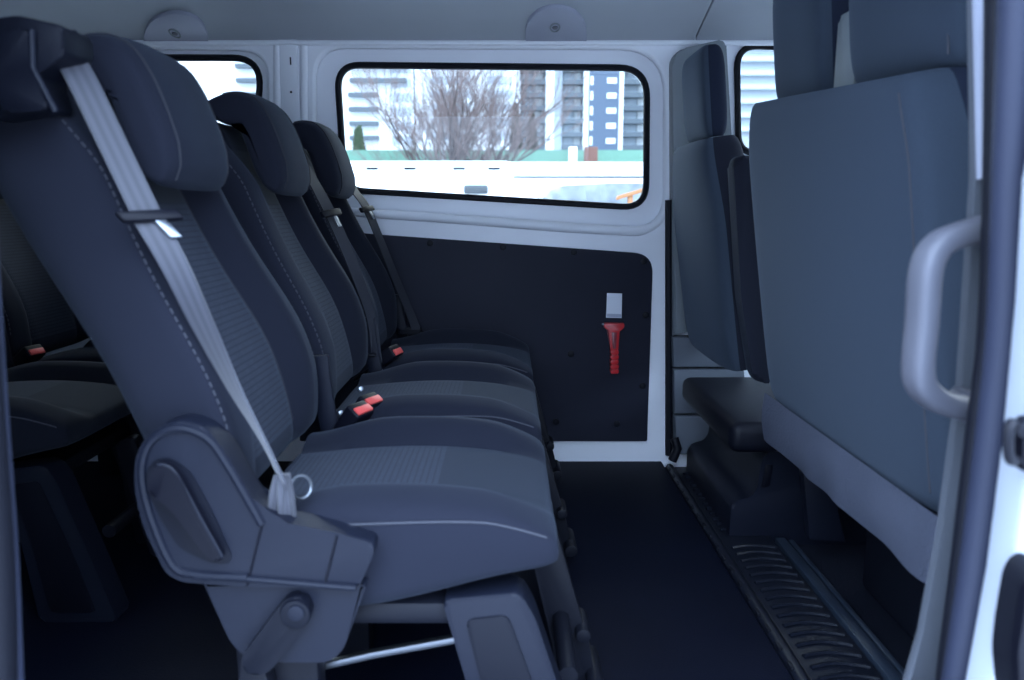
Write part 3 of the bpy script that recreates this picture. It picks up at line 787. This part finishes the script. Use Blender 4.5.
# ---- third row, behind: the far seat and the middle one show past the nearest backrest
GR = 'dark seats of the back row'
XR = -0.90
r3 = make_seat(CY3, 'back-row dark seat beside the far wall, seen left of the nearest backrest', False, XR, GR)
far_belt(r3, CY3, XR)
bk_ = P(387, 357, Y=1.845) + V((XR, 0, 0)); buckle(r3, *bk_, tilt=0.95, yaw=-0.3)
r2 = make_seat(CY2, 'back-row dark seat in the middle, only its cushion and legs seen at the left edge', False, XR, GR)

# ================================================================== FRONT SEATS
def recl(z, x0): return x0 + (1.0 - z) * 0.145      # rear face x at height z
# -- double passenger bench
bench = thing('double_seat', 'wide dark double front seat with two headrests, seen from behind', 'seat', (0.6, 1.26, 0))
zt = [0.39 + (1.015 - 0.39) * k for k in ecos(24)]
Bz0, Bz1 = 0.395, 1.02
up_ = V((-0.145, 0, 1)).normalized(); fw_ = V((1, 0, 0.145)).normalized()
Lb = (Bz1 - Bz0) / up_.z
B0 = V((recl(Bz0, 0.477), 1.275, Bz0))
def bw_(t): return 0.342 * (0.90 + 0.10 * edge(t, 5.5)) - 0.02 * ss(0.8, 1, t)
def b_rear(t, u): return 0.055 - (0.055 + 0.014 * math.sin(PI * t) * (1 - u * u)) * edge(t, 9)
def b_front(t, u): return 0.06 + 0.07 * edge(t, 7) + 0.02 * ss(0.4, 0.9, abs(u))
bkb = pillow(ecos(26), lambda t: (B0 + up_ * (Lb * t), WD, fw_), bw_, b_front, b_rear, lambda t, u: 1, q=7)  # front and side faces take the shaded fabric copy
def bshear(p):
    p.z += 0.07 * (p.y - 1.62) * max(0, p.z - 0.4) / 0.6; return p
for v in bkb.verts: bshear(v.co)
bback = obj('backrest', bkb, [M['benchfab'], M['benchshade']], bench)
def bsurf(t, u):
    e = max(0.0, 1 - abs(u) ** 7) ** (1 / 7); m_ = (b_front(t, u) + b_rear(t, u)) / 2
    return B0 + up_ * (Lb * t) + WD * (u * bw_(t)) + fw_ * (m_ + (b_rear(t, u) - m_) * e - 0.0005)
obj('stitching', tube([bshear(bsurf(0.06 + 0.9 * k / 20, -0.93)) for k in range(21)], 0.0014, 6), M['stitch'], bback)
def blockhead(root, cy, xr, z0, z1, hw, dep, mat, lean=0.10):
    u2 = V((-lean, 0, 1)).normalized(); f2 = V((1, 0, lean)).normalized()
    o0 = V((xr + 0.0, cy, z0)); L_ = (z1 - z0) / u2.z
    bm = pillow(ecos(20), lambda t: (o0 + u2 * (L_ * t), WD, f2), lambda t: hw * (0.72 + 0.28 * edge(t, 4)),
                lambda t, u: dep / 2 + dep / 2 * edge(t, 4.5), lambda t, u: dep / 2 - dep / 2 * edge(t, 4.5), lambda t, u: 1, q=4.2, nU=30, wf=0.3)
    return obj('headrest', bm, [mat, M['benchshade']], root, ang=80), o0, u2, f2, L_  # shaded fabric copy on the headrest's front and sides
h1, *_r = blockhead(bench, 1.45, 0.53, 0.992, 1.25, 0.116, 0.09, M['benchfab'])
h2, o0, u2, f2, L_ = blockhead(bench, 1.085, 0.525, 0.978, 1.25, 0.143, 0.12, M['benchfab'])
obj('piping', tube([o0 + u2 * (L_ * (0.06 + 0.9 * k / 16)) + V((0.012, -0.126, 0)) for k in range(17)], 0.0015, 6), M['stitch'], h2)
obj('belt_guide', prism(rpoly([(1.235, 0.97), (1.31, 0.97), (1.31, 1.12), (1.235, 1.12)], 0.01), 0.545, 0.575, 0.006, ax='X'), M['trimg'], bench)
for yy in (1.40, 1.47, 1.06, 1.13):
    obj('headrest_post', tube([V((0.575, yy, 0.98)), V((0.572, yy, 1.05))], 0.006, 10), M['chrome'], bench)
# felt skirt below the backrest
sk = bmesh.new(); ny = 34; rows = 7; grid = []
for i in range(ny + 1):
    yy = 0.87 + (1.585 - 0.87) * i / ny; col = []
    for j in range(rows + 1):
        s = j / rows
        z = 0.415 - s * 0.105 + 0.0015 * math.sin(i * 0.9) * s
        x = recl(z, 0.477) - 0.004 - 0.006 * s + 0.004 * s * math.sin(i * 0.75 + 1.1 * math.sin(i * 0.31)) - 0.012 * math.sin(PI * s * 0.9) * 0.6
        col.append(sk.verts.new((x, yy, z)))
    grid.append(col)
for i in range(ny):
    for j in range(rows): sk.faces.new((grid[i][j], grid[i + 1][j], grid[i + 1][j + 1], grid[i][j + 1]))
bmesh.ops.solidify(sk, geom=sk.faces[:], thickness=0.006)
obj('skirt', sk, M['skirt'], bench)
cu = bmesh.new(); add_box(cu, (0.64, 0.94, 0.30), (1.12, 1.59, 0.44), 0.04, 4); obj('seat_cushion', cu, M['benchshade'], bench)
bs = bmesh.new(); add_box(bs, (0.78, 0.98, -0.02), (1.06, 1.55, 0.31), 0.02); obj('base', bs, M['carpet'], bench)
fl = bmesh.new(); add_prism(fl, pz([(800, 468), (822, 455), (842, 538), (806, 536)], 1.62), 1.60, 1.63, 0.003); obj('side_flap', fl, M['plast'], bench)

# -- driver's seat
drv = thing('driver_seat', 'narrow driver seat with headrest by the far front window, seen edge-on', 'seat', (0.6, 2.03, 0))
D0 = V((recl(0.40, 0.447), 2.045, 0.40)); Ld = (0.975 - 0.40) / up_.z
dpil = pillow(ecos(22), lambda t: (D0 + up_ * (Ld * t), WD, fw_), lambda t: 0.228 * (0.86 + 0.14 * edge(t, 6)) - 0.05 * ss(0.6, 1, t),
              lambda t, u: 0.05 + 0.06 * edge(t, 6) + 0.03 * ss(0.5, 0.8, abs(u)), lambda t, u: 0.05 - 0.055 * edge(t, 6) * (1 - 0.25 * u * u), lambda t, u: 1, q=4, wf=0.25)
obj('backrest', dpil, [M['benchfab'], M['fab']], drv)  # charcoal on front and side faces puts the side shade into the colour
blockhead(drv, 2.04, 0.487, 0.98, 1.205, 0.112, 0.075, M['benchfab'])
for yy in (1.98, 2.08): obj('headrest_post', tube([V((0.545, yy, 0.94)), V((0.54, yy, 1.01))], 0.006, 10), M['chrome'], drv)
ar = bmesh.new()
arp = [(recl(0.92, 0.495), 0.925), (recl(0.92, 0.495) + 0.05, 0.93), (recl(0.92, 0.495) + 0.08, 0.88), (recl(0.42, 0.48) + 0.08, 0.40), (recl(0.42, 0.48) + 0.02, 0.40), (recl(0.6, 0.485), 0.60)]
add_prism(ar, rpoly(arp, 0.025), 1.735, 1.785, 0.014, 3)
obj('folded_armrest', ar, M['fab'], drv)
dc = bmesh.new(); add_box(dc, (0.525, 1.70, 0.235), (1.10, 2.22, 0.31), 0.025, 4); obj('seat_cushion', dc, M['plast2'], drv)
pd = bmesh.new()
pp_ = [(0.553, -0.02), (0.553, 0.085), (0.575, 0.10), (0.60, 0.105), (0.615, 0.125), (0.622, 0.20), (0.64, 0.225), (0.80, 0.25), (1.05, 0.25), (1.05, -0.02)]
add_prism(pd, rpoly(pp_, 0.012), 1.76, 2.22, 0.008, 3)
ped = obj('seat_base', pd, M['plast'], drv)
obj('base_notch', prism(rpoly([(0.625, 0.13), (0.645, 0.135), (0.65, 0.19), (0.632, 0.19)], 0.004), 1.757, 1.765, 0.001), M['black'], ped)
lk = bmesh.new(); add_tube(lk, [V((0.515, 2.25, 0.03)), V((0.53, 2.25, 0.07)), V((0.52, 2.26, 0.10))], 0.014, 10); obj('cable_clip', lk, M['black'], drv)

# ================================================================== OUTSIDE
M['ground'] = plain('snowy_asphalt', (0.34, 0.36, 0.4), 0.9, var=0.3)
M['vwhite'] = plain('white_vehicle_paint', (0.85, 0.87, 0.88), 0.3)
M['snowroof'] = plain('mottled_snowy_roof', (0.17, 0.18, 0.2), 0.8, var=0.9)
M['vglass'] = plain('vehicle_window', (0.05, 0.055, 0.06), 0.15)
M['fence'] = plain('green_mesh', (0.11, 0.21, 0.15), 0.8, var=0.15)
M['fpost'] = plain('white_post', (0.75, 0.75, 0.75), 0.6)
M['brick'] = plain('red_brown_post', (0.12, 0.05, 0.035), 0.8)
M['bark'] = plain('bare_bark', (0.06, 0.044, 0.042), 0.9)
M['twig'] = plain('twigs', (0.13, 0.09, 0.085), 0.9)
M['conif'] = plain('brown_green_needles', (0.045, 0.036, 0.026), 0.9, var=0.4)
M['bush'] = plain('green_leaves', (0.06, 0.085, 0.045), 0.9, var=0.4)
M['bw'] = plain('white_render', (0.62, 0.63, 0.63), 0.8)
M['bg'] = plain('grey_render', (0.30, 0.32, 0.34), 0.8)
M['bblue'] = plain('blue_grey_cladding', (0.06, 0.078, 0.11), 0.7)
M['bal'] = plain('dark_balcony', (0.06, 0.07, 0.08), 0.6)
M['bwin'] = plain('pale_building_window', (0.33, 0.37, 0.41), 0.3)
M['bdark'] = plain('dark_building_window', (0.06, 0.075, 0.09), 0.3)  # even dark window tone
struct('ground', box((-140, -40, GZ - 0.2), (140, 160, GZ)), M['ground'], smooth=False)

def van(x0, x1, y0, h, label, name='white_van', win=None, mounts=(), line=None):
    t = thing(name, label, 'van', ((x0 + x1) / 2, y0 + 0.95, GZ), 'vehicles parked outside')
    z0 = GZ; top = GZ + h
    prof = [(x0, z0 + 0.35), (x0 + 0.05, z0 + 0.9), (x0 + 0.75, z0 + 1.15), (x0 + 1.35, top - 0.08), (x0 + 1.8, top), (x1 - 0.05, top), (x1, z0 + 0.9), (x1, z0 + 0.35)]
    obj('body', prism(rpoly(prof, 0.08), y0, y0 + 1.9, 0.08, 3), M['vwhite'], t)
    for wx in (x0 + 0.9, x1 - 0.9):
        for wy in (y0 + 0.08, y0 + 1.82):
            w = obj('wheel', cyl(V((wx, wy, z0 + 0.33)), (0, 1, 0), 0.33, 0.22, 28, 0.03), M['rubber'], t)
            obj('hub', cyl(V((wx, wy - 0.11 if wy < y0 + 1 else wy + 0.11, z0 + 0.33)), (0, 1, 0), 0.19, 0.02, 20), M['metal'], w)
    for (a, b, c, d) in (win or []):
        obj('side_window', prism(rpoly([(a, c), (b, c), (b, d), (a, d)], 0.03), y0 - 0.012, y0 + 0.01, 0.002), M['vglass'], t)
    for mx in mounts:
        obj('roof_mount', box((mx - 0.07, y0 - 0.008, top - 0.10), (mx + 0.07, y0 + 0.05, top - 0.072), 0.005), M['black'], t)
    if line: obj('gutter_line', box((x0 + 1.4, y0 - 0.012, line - 0.014), (x1 - 0.1, y0 + 0.02, line + 0.014), 0.004), M['black'], t)
    obj('bumper', box((x1 - 0.05, y0 + 0.05, z0 + 0.3), (x1 + 0.06, y0 + 1.85, z0 + 0.55), 0.03), M['black'], t)
    return t
VY = 9.0
wa, wb = P(464, 194, Y=VY), P(488, 185, Y=VY)
van(-5.2, P(517, 170, Y=VY).x, VY, P(400, 161, Y=VY).z - GZ, 'white van parked outside, left half of the window view, with small dark window',
    win=[(wa.x, wb.x, wa.z, wb.z), (P(395, 193, Y=VY).x, P(412, 193, Y=VY).x, P(395, 196, Y=VY).z, P(400, 190, Y=VY).z)],
    mounts=[P(x, 168, Y=VY).x for x in (372, 410, 459, 494)])
VY2 = 12.0
van(-3.4, 5.4, VY2, P(600, 162, Y=VY2).z - GZ, 'white van parked farther back, right half of the window view, with dark roof line', 'white_van', line=P(600, 177, Y=VY2).z)
# snow-mottled car roof in front on the right
t = thing('parked_car', 'snow-mottled pale car roof just outside the window, lower right', 'car', (1.6, 7.2, GZ), 'vehicles parked outside')
cy0 = 6.4
ctz = P(580, 184, Y=cy0 + 0.3).z
prof = [(-0.9, GZ + 0.3), (-0.85, GZ + 0.85), (0.0, GZ + 0.98), (0.35, ctz - 0.03), (0.9, ctz), (1.9, ctz - 0.02), (2.6, GZ + 1.0), (3.0, GZ + 0.9), (3.05, GZ + 0.3)]
obj('body', prism(rpoly(prof, 0.1), cy0, cy0 + 1.7, 0.1, 3), M['snowroof'], t)
for wx in (-0.1, 2.3):
    for wy in (cy0 + 0.08, cy0 + 1.62): obj('wheel', cyl(V((wx, wy, GZ + 0.3)), (0, 1, 0), 0.3, 0.2, 24, 0.03), M['rubber'], t)
t = tag(obj('beacon_bar', prism(rpoly([(P(616, 199, Y=6.0).x, P(616, 199, Y=6).z - 0.01), (P(643, 192, Y=6).x, P(643, 192, Y=6).z), (P(643, 188, Y=6).x, P(643, 188, Y=6).z), (P(617, 196, Y=6).x, P(617, 196, Y=6).z)], 0.008), 5.96, 6.02, 0.004), M['orange']), 'small orange bar outside at the lower right window corner', 'barrier')
bm = bmesh.new(); add_box(bm, (P(630, 195, Y=6).x - 0.02, 5.97, GZ), (P(630, 195, Y=6).x + 0.02, 6.01, P(630, 194, Y=6).z), 0.004)
obj('post', bm, M['orange'], t)

# green mesh fence
FY = 24.0
fz = P(500, 150, Y=FY).z
fen = thing('mesh_fence', 'long green mesh fence behind the parked vans', 'fence', (0, FY, GZ))
obj('mesh_sheet', box((-26, FY, GZ), (30, FY + 0.03, fz)), M['fence'], fen, smooth=False)
for k in range(15): obj('fence_post', box((-26 + k * 4 - 0.05, FY - 0.08, GZ), (-26 + k * 4 + 0.05, FY, fz + 0.03), 0.01), M['bg'], fen)
for px, m, lab in ((573, M['fpost'], 'white post standing at the green fence'), (591, M['brick'], 'red-brown post standing at the green fence')):
    p = P(px, 147, Y=FY - 0.6)
    tag(obj('marker_post', box((p.x - (0.12 if px < 580 else 0.2), FY - 0.7, GZ), (p.x + (0.12 if px < 580 else 0.2), FY - 0.45, p.z), 0.02), m), lab, 'post')

def bare_tree(x, y, h, spread, label, seed, n_main=9, depth=4):
    rnd = random.Random(seed)
    t = thing('bare_tree', label, 'tree', (x, y, GZ), 'bare trees outside')
    tr = bmesh.new(); tw = bmesh.new()
    def branch(p, d, L, r, lev):
        pts = [p]; q = p.copy(); dd = d.copy(); n = 4
        for i in range(n):
            dd = (dd + V((rnd.uniform(-.2, .2), rnd.uniform(-.2, .2), rnd.uniform(-0.02, .12)))).normalized()
            q = q + dd * (L / n); pts.append(q.copy())
        add_tube(tr if lev < 2 else tw, pts, [r * (1 - 0.55 * i / n) for i in range(n + 1)], 5 if lev < 2 else 3, cap=False)
        if lev >= depth: return
        kids = 6 if lev < 2 else 5
        for k in range(kids):
            f = rnd.uniform(0.3, 1.0); i = min(int(f * n), n - 1)
            pp = pts[i].lerp(pts[i + 1], f * n - i)
            ax = V((rnd.uniform(-1, 1), rnd.uniform(-1, 1), rnd.uniform(-0.1, 0.5))).normalized()
            nd = (dd * rnd.uniform(0.7, 1.1) + ax * 0.6).normalized()
            branch(pp, nd, L * rnd.uniform(0.5, 0.72), r * 0.42, lev + 1)
    for k in range(n_main):
        a = 2 * PI * k / n_main + rnd.uniform(-.3, .3)
        d = V((math.cos(a) * spread, math.sin(a) * spread, 1)).normalized()
        branch(V((x + math.cos(a) * 0.15, y + math.sin(a) * 0.15, GZ)), d, h * 0.5, h * 0.012, 0)
    obj('trunk', tr, M['bark'], t); obj('twigs', tw, M['twig'], t)
    return t
TY = 21.0
bare_tree(P(452, 150, Y=TY).x, TY, 6.3, 0.27, 'large bare brown tree in the middle of the window view', 3)
bare_tree(P(792, 150, Y=30).x, 30, 6.5, 0.4, 'bare tree seen through the driver side window', 11, 5, 3)
def conifer(x, y, h, w, label, mat, name='conifer', seed=1):
    rnd = random.Random(seed)
    t = thing(name, label, 'tree' if name == 'conifer' else 'bush', (x, y, GZ), 'evergreens by the fence')
    bm = bmesh.new()
    for k in range(900):
        f = rnd.random() ** 0.8; z = GZ + 0.25 + f * (h - 0.25)
        r = w * (1 - f) ** 0.55 * min(1, 0.6 + f * 2) * rnd.uniform(0.55, 1.0); a = rnd.uniform(0, 2 * PI)
        c = V((x + r * math.cos(a), y + r * math.sin(a), z)); s = rnd.uniform(0.1, 0.22) * (0.5 + w)
        d1 = V((math.cos(a) * 0.4, math.sin(a) * 0.4, 1)).normalized() * s * 1.5; d2 = V((-math.sin(a), math.cos(a), rnd.uniform(-.3, .3))) * s * 0.6
        vs = [bm.verts.new(c + q) for q in (-d2, d2, d1)]; bm.faces.new(vs)
    obj('foliage', bm, mat, t, smooth=False)
    obj('trunk', tube([V((x, y, GZ)), V((x, y, GZ + h * 0.8))], [w * 0.12, w * 0.03], 8), M['bark'], t)
CYY = 25.5
conifer(P(516, 130, Y=CYY).x, CYY, P(516, 108, Y=CYY).z - GZ, 0.38, 'taller dark brown evergreen behind the fence', M['conif'], seed=2)
conifer(P(531, 130, Y=CYY).x + 0.05, CYY + 0.9, P(531, 115, Y=CYY).z - GZ, 0.36, 'shorter dark brown evergreen right of the taller one', M['conif'], seed=4)
conifer(P(359, 140, Y=CYY).x, CYY, P(359, 132, Y=CYY).z - GZ, 0.45, 'small green bush at the left end of the window view', M['bush'], 'bush', 5)

# ---- apartment blocks
BY = 62.0
def bx(px): return P(px, 120, Y=BY).x
def bzz(py): return P(500, py, Y=BY).z
blk = thing('apartment_block', 'long white apartment block with dark horizontal balcony strips, left of the big tree', 'building', (bx(365), BY, GZ))
obj('wall', box((bx(150), BY, GZ), (bx(414), BY + 12, 19)), M['bw'], blk, smooth=False)
for k in range(9):
    y_ = 81 + 14.3 * k - 4 * 14.3
    z = bzz(y_)
    if z < GZ + 1: continue
    ends = [(352, 408), (350, 379), (350, 379), (350, 379), (350, 379)][max(0, min(4, k - 4))]
    obj('balcony_strip', box((bx(ends[0]), BY - 0.5, z - 0.16), (bx(ends[1]), BY + 0.1, z + 0.16)), M['bal'], blk, smooth=False)
    obj('window', box((bx(392), BY - 0.06, z - 0.5), (bx(412), BY + 0.1, z + 0.15)), M['bwin'], blk, smooth=False)
    obj('balcony_strip', box((bx(240), BY - 0.5, z - 0.16), (bx(330), BY + 0.1, z + 0.16)), M['bal'], blk, smooth=False)
t2 = thing('apartment_tower', 'tall apartment tower with dark balconies and a blue-grey section, right of the big tree', 'building', (bx(570), BY + 4, GZ))
def seg(name, a, b, dy, mat, z1=22): return obj(name, box((bx(a), BY + 4 + dy, GZ), (bx(b), BY + 16, z1)), mat, t2, smooth=False)
seg('wall', 415.5, 520, -3.9, M['bw']); seg('wall', 520, 548, 0.9, M['bg']); seg('wall', 548, 557, 0, M['bw']); seg('wall', 557, 566, 0.4, M['bg']); seg('wall', 566, 588, 0.9, M['bg'])
seg('wall', 588, 594, 0, M['bw']); seg('blue_wall', 594, 625, -0.4, M['bblue']); seg('wall', 625, 630, -0.2, M['bw']); seg('wall', 630, 660, 0.9, M['bg']); seg('wall', 660, 700, 0.2, M['bw'])
for a, b in ((521, 547), (566, 588), (630, 659)):
    for k in range(10):
        py = 87 + 14 * (k - 4)
        z = bzz(py)
        if z < GZ + 1.5: continue
        bo = obj('balcony', box((bx(a), BY + 3.9, z - 0.25), (bx(b), BY + 4.95, z + 0.17), 0.03), M['bal'], t2, smooth=False)
        obj('window', box((bx(a + 2), BY + 4.8, z + 0.17), (bx(a + (b - a) * 0.55), BY + 4.95, z + 0.98)), M['bwin'], t2, smooth=False)
        obj('pale_panel', box((bx(a + (b - a) * 0.6), BY + 4.8, z + 0.17), (bx(b - 2), BY + 4.95, z + 0.98)), M['bw'], t2, smooth=False)
for k in range(9):
    z = bzz(89 + 16 * (k - 4))
    if z < GZ + 1.5: continue
    obj('window', box((bx(612), BY + 3.55, z - 0.22), (bx(622), BY + 3.7, z + 0.22)), M['bw'], t2, smooth=False)
    obj('window', box((bx(594.6), BY + 3.55, z - 0.35), (bx(597.5), BY + 3.7, z + 0.35)), M['bw'], t2, smooth=False)
for k in range(9):
    z = bzz(80 + 14 * (k - 4))
    if z < GZ + 1.5: continue
    obj('window', box((bx(488), BY + 0.0, z - 0.3), (bx(512), BY + 0.3, z + 0.3)), M['bwin'], t2, smooth=False)
    obj('window', box((bx(432), BY + 0.0, z - 0.3), (bx(470), BY + 0.3, z + 0.3)), M['bwin'], t2, smooth=False)
t3 = thing('grey_block', 'pale grey apartment block seen through the driver side window', 'building', (bx(800), BY, GZ))
obj('wall', box((bx(725), BY, GZ), (bx(960), BY + 12, 17)), M['bg'], t3, smooth=False)
for k in range(7):
    z = bzz(72 + 14 * (k - 2))
    if z < GZ + 1: continue
    obj('balcony_strip', box((bx(728), BY - 0.4, z - 0.3), (bx(950), BY + 0.1, z + 0.1)), M['bwin'], t3, smooth=False)

# ================================================================== LIGHT, CAMERA
w = bpy.data.worlds.new('World'); bpy.context.scene.world = w; w.use_nodes = True
nt = w.node_tree; bg = nt.nodes['Background']
tcn = nt.nodes.new('ShaderNodeTexCoord'); sp = nt.nodes.new('ShaderNodeSeparateXYZ'); mr = nt.nodes.new('ShaderNodeMapRange'); cr = nt.nodes.new('ShaderNodeValToRGB'); mm = nt.nodes.new('ShaderNodeMapRange')
nt.links.new(tcn.outputs['Generated'], sp.inputs['Vector'])
for nd in (mr, mm):
    nd.inputs['From Min'].default_value = -0.6; nd.inputs['From Max'].default_value = 0.6
    nt.links.new(sp.outputs['Y'], nd.inputs['Value'])
mm.inputs['To Min'].default_value = SKY_NEAR; mm.inputs['To Max'].default_value = SKY_FAR
nt.links.new(mr.outputs['Result'], cr.inputs['Fac'])
cr.color_ramp.elements[0].position = 0.0; cr.color_ramp.elements[0].color = (0.54, 0.71, 1.0, 1)
cr.color_ramp.elements[1].position = 1.0; cr.color_ramp.elements[1].color = (0.84, 0.92, 1.0, 1)
nt.links.new(cr.outputs['Color'], bg.inputs['Color'])
mz = nt.nodes.new('ShaderNodeMapRange'); mz.interpolation_type = 'SMOOTHSTEP'
mz.inputs['From Min'].default_value = 0.0; mz.inputs['From Max'].default_value = 0.75
mz.inputs['To Min'].default_value = SKY_LOW; mz.inputs['To Max'].default_value = SKY_NEAR
nt.links.new(sp.outputs['Z'], mz.inputs['Value']); nt.links.new(mz.outputs['Result'], mm.inputs['To Min'])
nt.links.new(mm.outputs['Result'], bg.inputs['Strength'])
cd = bpy.data.cameras.new('Camera'); cam = bpy.data.objects.new('Camera', cd); C.objects.link(cam)
cam.location = (0, 0, CZ); cam.rotation_euler = (PI / 2 - PT, 0, 0)
cd.sensor_width = 36; cd.lens = F * 36 / 1024; cd.shift_x = (512 - HX) / 1024
cd.clip_start = 0.02; cd.clip_end = 500
cd.dof.use_dof = True; cd.dof.focus_distance = 2.0; cd.dof.aperture_fstop = 4.0
sc = bpy.context.scene; sc.camera = cam
sc.view_settings.view_transform = 'Standard'; sc.view_settings.look = 'None'
sc.view_settings.exposure = 0.0; sc.view_settings.gamma = 1.0
